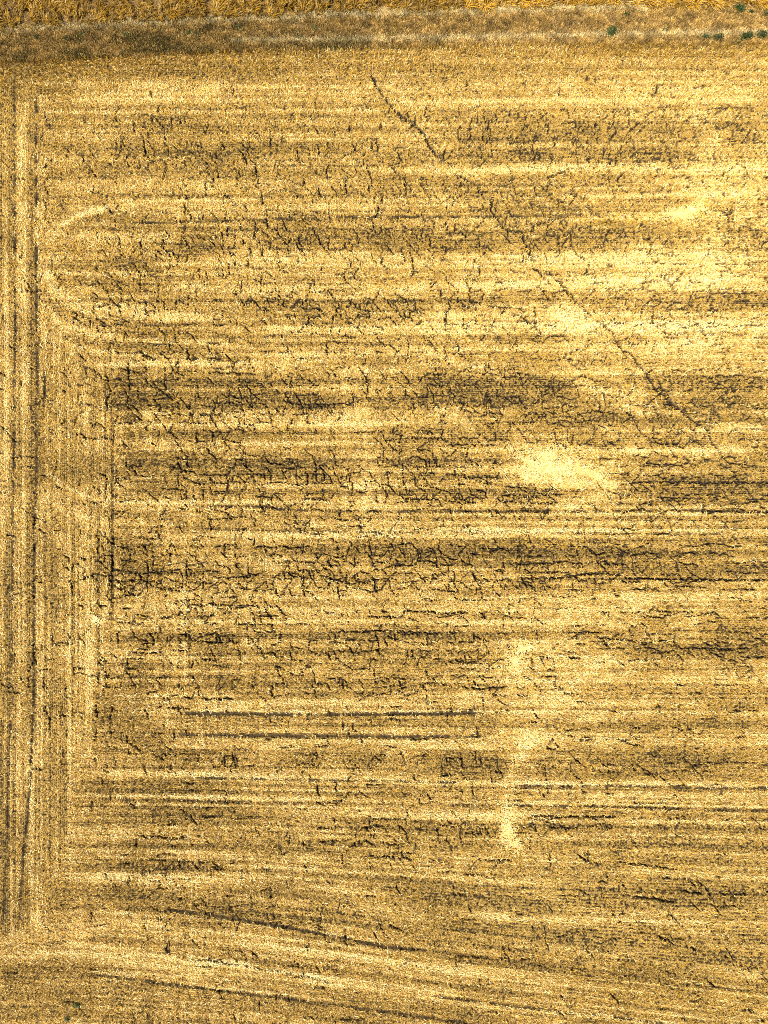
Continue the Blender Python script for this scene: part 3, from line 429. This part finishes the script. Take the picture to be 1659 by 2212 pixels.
def soil_material():
    m, t = mat('dry_soil')
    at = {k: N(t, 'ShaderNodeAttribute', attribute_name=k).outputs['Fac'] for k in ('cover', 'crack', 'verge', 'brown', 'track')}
    co = N(t, 'ShaderNodeTexCoord').outputs['Object']
    n1 = N(t, 'ShaderNodeTexNoise'); n1.inputs['Scale'].default_value = 6.0; n1.inputs['Detail'].default_value = 6; n1.inputs['Roughness'].default_value = .7
    n2 = N(t, 'ShaderNodeTexNoise'); n2.inputs['Scale'].default_value = 20.0; n2.inputs['Detail'].default_value = 4; n2.inputs['Roughness'].default_value = .8
    t.links.new(co, n1.inputs['Vector']); t.links.new(co, n2.inputs['Vector'])
    soil = ramp(t, [(.25, (.010, .006, .003)), (.5, (.019, .012, .006)), (.75, (.048, .032, .018))]); t.links.new(n1.outputs['Fac'], soil.inputs[0])  # soil darkened so its colour carries the stubble's shade in the gaps
    chaff = ramp(t, [(.25, (.10, .058, .010)), (.5, (.28, .18, .045)), (.72, (.50, .35, .12))]); t.links.new(n2.outputs['Fac'], chaff.inputs[0])
    # chaff lies on the soil between the gaps
    a = N(t, 'ShaderNodeMath', operation='MULTIPLY_ADD'); t.links.new(n2.outputs['Fac'], a.inputs[0]); a.inputs[1].default_value = 1.0; a.inputs[2].default_value = -.5
    b = N(t, 'ShaderNodeMath', operation='ADD', use_clamp=True); t.links.new(a.outputs[0], b.inputs[0]); t.links.new(at['cover'], b.inputs[1])
    c1 = mixc(t, b.outputs[0], soil.outputs[0], chaff.outputs[0])
    vg = ramp(t, [(.35, (.02, .012, .005)), (.5, (.10, .06, .02)), (.65, (.28, .18, .07))]); t.links.new(n2.outputs['Fac'], vg.inputs[0])
    c2 = mixc(t, at['verge'], c1, vg.outputs[0])
    tk = ramp(t, [(.35, (.006, .004, .002)), (.65, (.034, .023, .014))]); t.links.new(n1.outputs['Fac'], tk.inputs[0])
    c3 = mixc(t, at['track'], c2, tk.outputs[0])
    c4 = mixc(t, at['crack'], c3, (.012, .009, .008))       # moist clay in the cracks, with their shade painted in near black
    bs = N(t, 'ShaderNodeBsdfPrincipled'); bs.inputs['Roughness'].default_value = .95; bs.inputs['Specular IOR Level'].default_value = .1
    t.links.new(c4, bs.inputs['Base Color'])
    bp = N(t, 'ShaderNodeBump'); bp.inputs['Strength'].default_value = .6; bp.inputs['Distance'].default_value = .03
    t.links.new(n1.outputs['Fac'], bp.inputs['Height']); t.links.new(bp.outputs[0], bs.inputs['Normal'])
    o = N(t, 'ShaderNodeOutputMaterial'); t.links.new(bs.outputs[0], o.inputs[0])
    return m
def blade_material(name, rough=.55, transl=.25):
    m, t = mat(name)
    c = N(t, 'ShaderNodeAttribute', attribute_name='tint').outputs['Color']
    co = N(t, 'ShaderNodeTexCoord').outputs['Object']
    n1 = N(t, 'ShaderNodeTexNoise'); n1.inputs['Scale'].default_value = 25; t.links.new(co, n1.inputs['Vector'])
    r = ramp(t, [(.3, (.80, .78, .74)), (.7, (1.12, 1.12, 1.12))]); t.links.new(n1.outputs['Fac'], r.inputs[0])
    cc = mixc(t, 1.0, c, r.outputs[0], 'MULTIPLY')
    bs = N(t, 'ShaderNodeBsdfPrincipled'); bs.inputs['Roughness'].default_value = rough; bs.inputs['Specular IOR Level'].default_value = .25
    tr = N(t, 'ShaderNodeBsdfTranslucent'); mx = N(t, 'ShaderNodeMixShader'); mx.inputs[0].default_value = transl
    t.links.new(cc, bs.inputs['Base Color']); t.links.new(cc, tr.inputs[0])
    t.links.new(bs.outputs[0], mx.inputs[1]); t.links.new(tr.outputs[0], mx.inputs[2])
    o = N(t, 'ShaderNodeOutputMaterial'); t.links.new(mx.outputs[0], o.inputs[0])
    return m
M_SOIL = soil_material()
M_STUB = blade_material('cut_straw', transl=.15); M_LIT = blade_material('loose_straw', transl=.12)
M_GRASS = blade_material('dry_grass'); M_LEAF = blade_material('green_leaf', .5, .2); M_STEM = blade_material('weed_stem', .7, .05)

# ground faces; wheel tracks are split off as their own sheet, edge to edge with the soil
GU = gapu(PXg, PYg); cover_v = np.clip((GU - gapfrac(CG)) * 5, 0, .9) * .9
idx = np.arange(NX * NY).reshape(NY, NX)
quads = np.stack([idx[:-1, :-1], idx[:-1, 1:], idx[1:, 1:], idx[1:, :-1]], -1)
ft = (TG[:-1, :-1] + TG[1:, 1:]) / 2 > .34
pos = np.stack([VX.ravel(), VY.ravel(), VZ.ravel()], 1)
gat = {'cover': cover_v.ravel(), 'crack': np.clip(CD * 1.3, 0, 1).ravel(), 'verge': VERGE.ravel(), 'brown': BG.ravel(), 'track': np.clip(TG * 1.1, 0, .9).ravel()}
def sub_ground(name, sel):
    q = quads[sel].reshape(-1); u, inv = np.unique(q, return_inverse=True)
    return new_mesh(name, pos[u], inv, 4, M_SOIL, {k: v[u] for k, v in gat.items()}, True)
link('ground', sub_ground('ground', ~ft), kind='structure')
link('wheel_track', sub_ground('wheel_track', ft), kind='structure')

# ------------------------------------------------------------------ blades
def blades(base, az, tilt, length, width, tip=0.8, bend_=0.0, rng=RNG):
    """one quad per blade: base points (n,3), leaning towards az by tilt from upright"""
    n_ = len(base)
    st, ct = np.sin(tilt), np.cos(tilt)
    d = np.stack([np.cos(az) * st, np.sin(az) * st, ct], 1)
    sa = az + math.pi / 2 + rng.normal(0, .5, n_)
    s = np.stack([np.cos(sa), np.sin(sa), np.zeros(n_)], 1)
    hw = (width / 2)[:, None]
    top = base + d * length[:, None]
    V = np.empty((n_, 4, 3), np.float32)
    V[:, 0] = base - s * hw; V[:, 1] = base + s * hw; V[:, 2] = top + s * hw * tip; V[:, 3] = top - s * hw * tip
    return V
def build_blades(name, Vs, Cs, m):
    V = np.concatenate(Vs); C = np.concatenate(Cs)
    n_ = len(V); tint = np.ones((n_, 4, 4), np.float32); tint[:, :, :3] = C[:, None, :]
    return new_mesh(name, V.reshape(-1, 3), np.arange(n_ * 4), 4, m, {'tint': tint.reshape(-1, 4)})

PALE = np.array([.74, .49, .145]); GOLDC = np.array([.62, .365, .025]); BRN = np.array([.20, .10, .006]); GREY = np.array([.34, .225, .12]); WHITE = np.array([.92, .76, .38])
def straw_colour(n_, gold, brown, cover, rng=RNG):
    t = rng.random(n_)
    pg = np.clip(.38 + .5 * gold - .22 * cover, .05, .95)
    pb = np.clip(.16 + .60 * brown - .12 * cover, .02, .85)
    c = np.where((t < pg)[:, None], GOLDC, PALE)
    u = rng.random(n_); c = np.where((u < pb)[:, None], BRN + (GOLDC - BRN) * rng.random(n_)[:, None] * .5, c)
    g = rng.random(n_) < .10; c = np.where(g[:, None], GREY, c)
    wv = rng.random(n_) < np.clip(.06 + .24 * cover, 0, .6); c = np.where(wv[:, None], WHITE, c)
    return (c * rng.uniform(.78, 1.12, n_)[:, None]).clip(0, .93)

# stubble tufts set out along the drill rows
X0, X1, Y0, Y1 = -130., 1790., 80., 2340.       # plan extent
ROW = 0.165 / S; STEP = 0.125 / S
def tufts_level():
    r = np.arange(Y0 - 260, Y1, ROW); x = np.arange(X0, X1, STEP)
    A, B = np.meshgrid(x, r); A = A.ravel(); B = B.ravel()
    A = A + RNG.uniform(-.5, .5, A.size) * STEP
    keep = RNG.random(A.size) < 1
    y = B + bend(A, B) + RNG.normal(0, .17, A.size) * ROW
    return A, y
def tufts_upright():
    r = np.arange(X0, 330, ROW); y = np.arange(Y0, Y1, STEP)
    A, B = np.meshgrid(r, y); A = A.ravel(); B = B.ravel()
    return A + RNG.normal(0, .17, A.size) * ROW, B + RNG.uniform(-.5, .5, A.size) * STEP
ax, ay = tufts_level(); h = headland(ax, ay); k = (RNG.random(ax.size) > h) & (ay > Y0) & (ay < Y1); ax, ay = ax[k], ay[k]
bx, by = tufts_upright(); h = headland(bx, by); k = RNG.random(bx.size) < h; bx, by = bx[k], by[k]
px = np.concatenate([ax, bx]); py = np.concatenate([ay, by])
k = py > y_verge(px) + 1.5; px, py = px[k], py[k]
cov = sample(COVER, px, py) + streak(px, py); brn = sample(BROWN, px, py); gld = sample(GOLD, px, py); trk = sample(TRACK, px, py)
wx = (px - PW / 2) * S; wy = (PH / 2 - py) * S
ck = sample_crack(wx, wy)
clump = noise(px, py, 91, 9, 9, 2); gu = gapu(px, py); gf = gapfrac(cov)
keepp = np.clip((gu - gf) * 9 + .25, .03, 1) * (trk < .25 + RNG.random(px.size) ** 2 * .8) * (ck < .12)
k = RNG.random(px.size) < keepp
px, py, wx, wy, cov, brn, gld, clump = [a[k] for a in (px, py, wx, wy, cov, brn, gld, clump)]
nt_ = px.size
edge = np.clip(1 - (py - y_verge(px)) / 75., 0, 1)       # taller stubble along the verge
tall = .17 + .20 * edge + .05 * np.clip(brn, 0, 1) + .03 * clump
Vs, Cs = [], []
z0 = FLAT_Z(px, py)
tv = np.clip((1 + .11 * RNG.normal(0, 1, nt_)) * (1 + .36 * np.clip(cov, -1.3, 1.2)), .25, 1.65)
lean = noise(px, py, 95, 30, 30, 2) * 3.0
for j in range(8):
    standing = j < 4
    ang = RNG.uniform(0, 2 * math.pi, nt_)
    rad = RNG.uniform(0, .035, nt_)
    b = np.stack([wx + np.cos(ang) * rad, wy + np.sin(ang) * rad, z0 + (0 if standing else RNG.uniform(.0, .05, nt_))], 1)
    if standing: tl = np.abs(RNG.normal(.25, .2, nt_)); az = ang; ln = tall * RNG.uniform(.75, 1.2, nt_); wd = RNG.uniform(.016, .030, nt_)
    else: tl = RNG.uniform(.8, 1.5, nt_); az = ang * .5 + lean * .5 + RNG.uniform(0, 3, nt_); ln = RNG.uniform(.06, .13, nt_); wd = RNG.uniform(.018, .034, nt_)
    sel = RNG.random(nt_) < (1.0 if standing else np.clip(.72 + .3 * cov, .15, 1))
    Vs.append(blades(b[sel], az[sel], tl[sel], ln[sel], wd[sel]))
    Cs.append((straw_colour(int(sel.sum()), gld[sel], brn[sel] + (.75 + .3 * (px[sel] < 700)) * edge[sel] ** .6, cov[sel] - .3 * edge[sel]) * tv[sel][:, None]).clip(0, .92))
o = link('wheat_stubble', build_blades('wheat_stubble', Vs, Cs, M_STUB), kind='stuff', label='golden cut wheat stubble in close drill rows over cracked dry soil', cat='stubble')

# loose straw and chaff lying flat, thick in the pale bands
n_ = 620000
lx = RNG.uniform(X0, X1, n_); ly = RNG.uniform(Y0, Y1, n_)
c = sample(COVER, lx, ly) + streak(lx, ly); tr = sample(TRACK, lx, ly)
wxl = (lx - PW / 2) * S; wyl = (PH / 2 - ly) * S
fine = noise(lx, ly, 96, 5, 5, 2)
k = (RNG.random(n_) < np.clip(.34 + .34 * c + .35 * fine, .02, 1) * np.clip((gapu(lx, ly) - gapfrac(c)) * 7 + .2, .03, 1)) & (ly > y_verge(lx) + 1) & (tr < .25 + RNG.random(n_) ** 2 * .75) & (sample_crack(wxl, wyl) < .1)
lx, ly, wxl, wyl, c = lx[k], ly[k], wxl[k], wyl[k], c[k]; m_ = lx.size
b = np.stack([wxl, wyl, FLAT_Z(lx, ly) + RNG.uniform(.015, .09, m_)], 1)
hd = headland(lx, ly)
az = np.where(RNG.random(m_) < .45, RNG.normal(0, .35, m_) + hd * math.pi / 2, RNG.uniform(0, 2 * math.pi, m_))
V = blades(b, az, RNG.normal(1.48, .14, m_), RNG.uniform(.10, .26, m_), RNG.uniform(.016, .034, m_), 1.0)
link('straw_litter', build_blades('straw_litter', [V], [straw_colour(m_, sample(GOLD, lx, ly), sample(BROWN, lx, ly) * .6, c)], M_LIT), kind='stuff', label='pale loose straw and chaff scattered between the stubble rows', cat='loose straw')

# dry verge grass
def scatter(n_, ylo, yhi):
    x = RNG.uniform(X0, X1, n_); y = ylo(x) + (yhi(x) - ylo(x)) * RNG.random(n_)
    return x, y
x, y = scatter(190000, lambda x: y_grass(x) - 6, lambda x: y_verge(x) + 2)
f = noise(x, y, 101, 10, 7, 3); gm = noise(x, y, 102, 50, 16, 3)
gpatch = np.clip(gm * 1.1 + .25 - np.abs(x - 250) / 1800. + .25 * np.exp(-((y - y_verge(x) + 8) / 8.) ** 2) * (x < 900), 0, 1)
gg = 1 - (.5 + .5 * noise(x, y, 131, 6, 5, 2)).clip(0, 1); k = RNG.random(x.size) < np.clip(.6 + .9 * f, .1, 1) * np.clip((gg - .38) * 7 + .1, .04, 1); x, y, gpatch, f = x[k], y[k], gpatch[k], f[k]
m_ = x.size; b = np.stack([(x - PW / 2) * S, (PH / 2 - y) * S, np.full(m_, -.03)], 1)
pale = np.exp(-((y - y_grass(x) - 4) / 6.) ** 2) * (x < 1400) + .8 * np.exp(-((y - np.interp(x, [300, 600, 900, 1659], [92, 88, 84, 70])) / 5.) ** 2) * (x > 500)
Vs, Cs = [], []
VG1 = np.array([.42, .255, .06]); VG2 = np.array([.15, .085, .025]); VG3 = np.array([.66, .46, .16]); GRN = np.array([.022, .034, .008]); OLV = np.array([.10, .08, .018])
for j in range(5):
    ang = RNG.uniform(0, 2 * math.pi, m_); tl = RNG.uniform(.2, 1.3, m_) * np.where(pale > .5, 1.15, 1)
    V = blades(b + np.stack([np.cos(ang) * .04, np.sin(ang) * .04, 0 * ang], 1), ang, tl, RNG.uniform(.12, .30, m_), RNG.uniform(.02, .042, m_), .5)
    t = RNG.random(m_)[:, None]; cc = np.where(t < .45, VG1, np.where(t < .75, VG2, VG3))
    u = RNG.random(m_); cc = np.where((u < gpatch * .75)[:, None], np.where(RNG.random(m_)[:, None] < .5, GRN, OLV), cc)
    cc = np.where((RNG.random(m_) < pale * .8)[:, None], WHITE * .8, cc)
    cc = cc * (1 + .9 * noise(x, y, 135, 14, 7, 3)).clip(.3, 1.6)[:, None] * np.where(x < 800, .72, .95)[:, None]
    Vs.append(V); Cs.append(cc.clip(0, .9) * RNG.uniform(.75, 1.15, m_)[:, None])
link('verge_grass', build_blades('verge_grass', Vs, Cs, M_GRASS), kind='stuff', label='short brownish dry grass with green bits on the field verge', cat='grass')

# tall dry grass beyond the verge
x, y = scatter(60000, lambda x: x * 0 - 165, lambda x: y_grass(x))
f = noise(x, y, 111, 14, 10, 3); gg = 1 - (.5 + .5 * noise(x, y, 132, 8, 7, 3)).clip(0, 1); k = RNG.random(x.size) < np.clip(.65 + .9 * f, .1, 1) * np.clip((gg - .36 - .10 * (x < 900)) * 7 + .1, .03, 1); x, y, f = x[k], y[k], f[k]
m_ = x.size; b = np.stack([(x - PW / 2) * S, (PH / 2 - y) * S, np.full(m_, -.02)], 1)
flop = noise(x, y, 112, 16, 12, 2) * 4
Vs, Cs = [], []
for j in range(5):
    az = flop + RNG.normal(0, .7, m_); L = RNG.uniform(.35, .95, m_) * (.75 + .5 * np.clip(noise(x, y, 134, 18, 10, 2) + .4, 0, 1)); tl = np.abs(RNG.normal(.38, .2, m_)) + np.clip(f, 0, 1) * .6
    off = RNG.normal(0, .05, (m_, 3)) * [1, 1, 0]
    b1 = b + off; d = np.stack([np.cos(az) * np.sin(tl), np.sin(az) * np.sin(tl), np.cos(tl)], 1); wd = RNG.uniform(.018, .035, m_)
    base_c = np.where(RNG.random(m_)[:, None] < .5, GOLDC, np.where(RNG.random(m_)[:, None] < .5, BRN, np.array([.62, .46, .2]))) * RNG.uniform(.7, 1.1, m_)[:, None]
    base_c = base_c * np.array([1, .93, .75]) * np.where(x < 1000, .55, .85)[:, None] * (1 + .5 * noise(x, y, 133, 22, 12, 2))[:, None].clip(.4, 1.4)
    Vs.append(blades(b1, az, tl, L * .6, wd, 1.0)); Cs.append(base_c * .8)
    Vs.append(blades(b1 + d * (L * .6)[:, None], az, tl + RNG.uniform(.3, .9, m_), L * .45, wd * 1.5, .4)); Cs.append(np.clip(base_c * 1.15, 0, .9))
link('tall_grass', build_blades('tall_grass', Vs, Cs, M_GRASS), kind='stuff', label='tall golden dry grass standing beyond the pale mown verge line', cat='grass')

# ------------------------------------------------------------------ straw heaps left by the harvester
def heap(px_, py_, blobs, n_, label, white, seed):
    rg = np.random.default_rng(seed); Vs, Cs = [], []
    tot = sum(b[2] * b[3] for b in blobs)
    ver, fac, tin = [], [], []
    for (ox, oy, rx, ry, hh, rot) in blobs:
        m = int(n_ * .36 * rx * ry / tot)
        a = rg.uniform(0, 2 * math.pi, m); r = np.abs(rg.normal(0, .75, m)); r = np.minimum(r, 2.2)
        u = np.cos(a) * r * rx; v = np.sin(a) * r * ry
        X = (ox + u * math.cos(rot) - v * math.sin(rot)) * S; Y = -(oy + u * math.sin(rot) + v * math.cos(rot)) * S
        k = RNG.random(m) < np.clip(.55 + 1.6 * noise(X / S, Y / S, seed + 3, 10, 5, 3), .30, 1); X, Y, r = X[k], Y[k], r[k]; m = X.size
        z = hh * np.exp(-r ** 2 * 1.6) * (1 + .5 * noise(X / S, Y / S, seed, 6, 6, 2)) + rg.uniform(.02, .09, m)
        Vs.append(blades(np.stack([X, Y, z], 1), rg.uniform(0, 2 * math.pi, m), rg.normal(1.42, .2, m), rg.uniform(.14, .36, m), rg.uniform(.016, .034, m), 1.0, rng=rg))
        t = rg.random(m)[:, None]; cc = np.where(t < white, WHITE, np.where(t < white + .3, PALE, np.array([.76, .56, .19])))
        Cs.append((cc * rg.uniform(.8, 1.1, m)[:, None]).clip(0, .93))
    me = build_blades('straw_heap', Vs, Cs, M_LIT)
    wx_, wy_ = (px_ - PW / 2) * S, (PH / 2 - py_) * S
    link('straw_heap', me, label=label, cat='straw heap', loc=(wx_, wy_, float(FLAT_Z(np.array([px_]), np.array([py_]))[0])))
heap(1185, 1012, [(-38,-14,44,8,.16,.35),(-5,-28,26,12,.14,0),(-45,15,42,14,.10,.1),(22,26,16,14,.22,.3),(45,-12,14,12,.16,0),(60,30,20,10,.1,.2),(0,0,80,36,.05,0)], 14000, 'large bright spread heap of pale bleached straw, right of the field centre', .30, 5)
heap(1488, 455, [(0,0,34,14,.14,-.3),(-24,10,34,10,.08,.1)], 4200, 'small golden straw clump near the upper right, under the brightest chaff', .1, 6)
heap(1112, 1430, [(0,0,26,34,.07,0),(20,-30,40,10,.06,-.3)], 4200, 'thin upright patch of yellow straw where short crack lines end, right of centre', .2, 7)
heap(1096, 1790, [(0,0,18,40,.08,.1),(14,30,20,16,.06,0)], 3600, 'narrow yellow straw patch at the end of a dark row, lower centre right', .25, 8)
heap(206, 1338, [(0,0,11,5,.12,.2),(10,6,10,4,.1,.6)], 500, 'tiny whitish straw tuft on the left headland near the wheel tracks', .7, 9)
heap(1290, 1030, [(0,0,60,10,.06,.55)], 2400, 'diagonal golden straw streak just right of the bleached heap', .15, 12)

# ------------------------------------------------------------------ green weeds, each with stems and leaves
def weed(px_, py_, r, hgt, label, shade, seed, group=None, name='weed'):
    rg = np.random.default_rng(seed)
    wx_, wy_ = (px_ - PW / 2) * S, (PH / 2 - py_) * S
    root = link(name, None, label=label, cat='bush' if name == 'bush' else 'weed', group=group, loc=(wx_, wy_, -.03))
    ns = max(5, int(12 * r)); a = rg.uniform(0, 2 * math.pi, ns); tl = rg.uniform(.1, .9, ns)
    L = hgt * rg.uniform(.7, 1.0, ns)
    V = np.concatenate([blades(np.zeros((ns, 3)) + rg.normal(0, .03, (ns, 3)) * [1, 1, 0], a, tl, L, np.full(ns, .03), .5, rng=rg) for _ in range(2)])
    link('stem', build_blades('stem', [V], [np.tile(np.array([.12, .11, .04]), (len(V), 1))], M_STEM), parent=root)
    m = int(520 * r * r / .3) + 90
    lobes = rg.normal(0, .45, (max(4, int(9 * r)), 2)) * r
    q = rg.integers(0, len(lobes), m)
    pos_ = np.empty((m, 3)); pos_[:, :2] = (lobes[q] + rg.normal(0, .26 * r + .03, (m, 2))) * ([1, 1] if name == 'bush' else [1.35, .75])
    rad = np.hypot(pos_[:, 0], pos_[:, 1]) / r
    pos_[:, 2] = hgt * np.clip(1 - .45 * rad ** 2, .1, 1) * rg.uniform(.25, 1.0, m)
    V = blades(pos_, rg.uniform(0, 2 * math.pi, m), rg.uniform(.7, 1.5, m), rg.uniform(.07, .16, m), rg.uniform(.03, .06, m), .35, rng=rg)
    t = rg.random(m)[:, None]
    cc = np.where(t < .55, np.array([.012, .030, .007]), np.where(t < .82, np.array([.030, .060, .010]), np.array([.11, .11, .022]))) * shade
    link('foliage', build_blades('foliage', [V], [cc * rg.uniform(.7, 1.2, m)[:, None]], M_LEAF), parent=root)
weed(1321,70,.42,.55,'rounded green bush alone on the verge at the upper right',1.3,21,name='bush')
weed(1434,66,.18,.2,'small bright green weed on the verge right of the lone bush',1.6,22)
weed(1520,81,.30,.3,'green weed left of the pair of dark clumps at the verge foot',1.0,23)
weed(1553,80,.38,.35,'dark green weed clump between its smaller neighbour and the long pair at the right edge',.8,24)
weed(1610,79,.50,.4,'wide dark green weed clump second from the right edge of the verge',.85,25)
weed(1643,78,.46,.4,'dark green weed clump at the right edge of the verge',.8,26)
weed(1596,22,.42,.45,'tall vivid green weed at the top right below the tall grass',1.1,27)
weed(1573,30,.20,.2,'little olive weed just left of the vivid green one at the top right',.9,28)
weed(1618,29,.26,.25,'olive weed just right of the vivid green one at the top right',1.0,29)
weed(1655,30,.24,.25,'green weed cut by the right frame edge under the tall grass',1.0,30)
weed(1353,31,.2,.2,'small dark weed on the verge above the lone bush',.7,31)
weed(1593,94,.24,.2,'low dark weed below the wide clumps at the verge foot',.8,32)
weed(680,62,.22,.2,'bright green weed on the middle of the verge, left of centre',1.7,33)
weed(517,60,.22,.2,'green weed on the upper verge under the pale mown line, left part',1.2,34)
weed(410,70,.2,.2,'vivid little green weed beside a dark one on the left verge',1.6,35)
weed(426,76,.24,.2,'dark weed just right of the vivid little one on the left verge',.7,36)
weed(82,82,.26,.22,'dark green weed nearest the left edge of the verge',.7,37)
weed(141,84,.24,.2,'dark green weed second from the left edge of the verge',.7,38)
weed(177,75,.26,.2,'olive green weed third from the left edge of the verge, under the pale line',1.1,39)
weed(275,75,.24,.2,'green weed on the left verge midway between the olive one and the vivid pair',1.2,40)
weed(167,2170,.2,.25,'bright green weed alone in the stubble near the bottom left',1.6,41)
weed(146,2199,.2,.25,'green weed at the bottom edge, below left of its neighbour in the stubble',1.2,42)
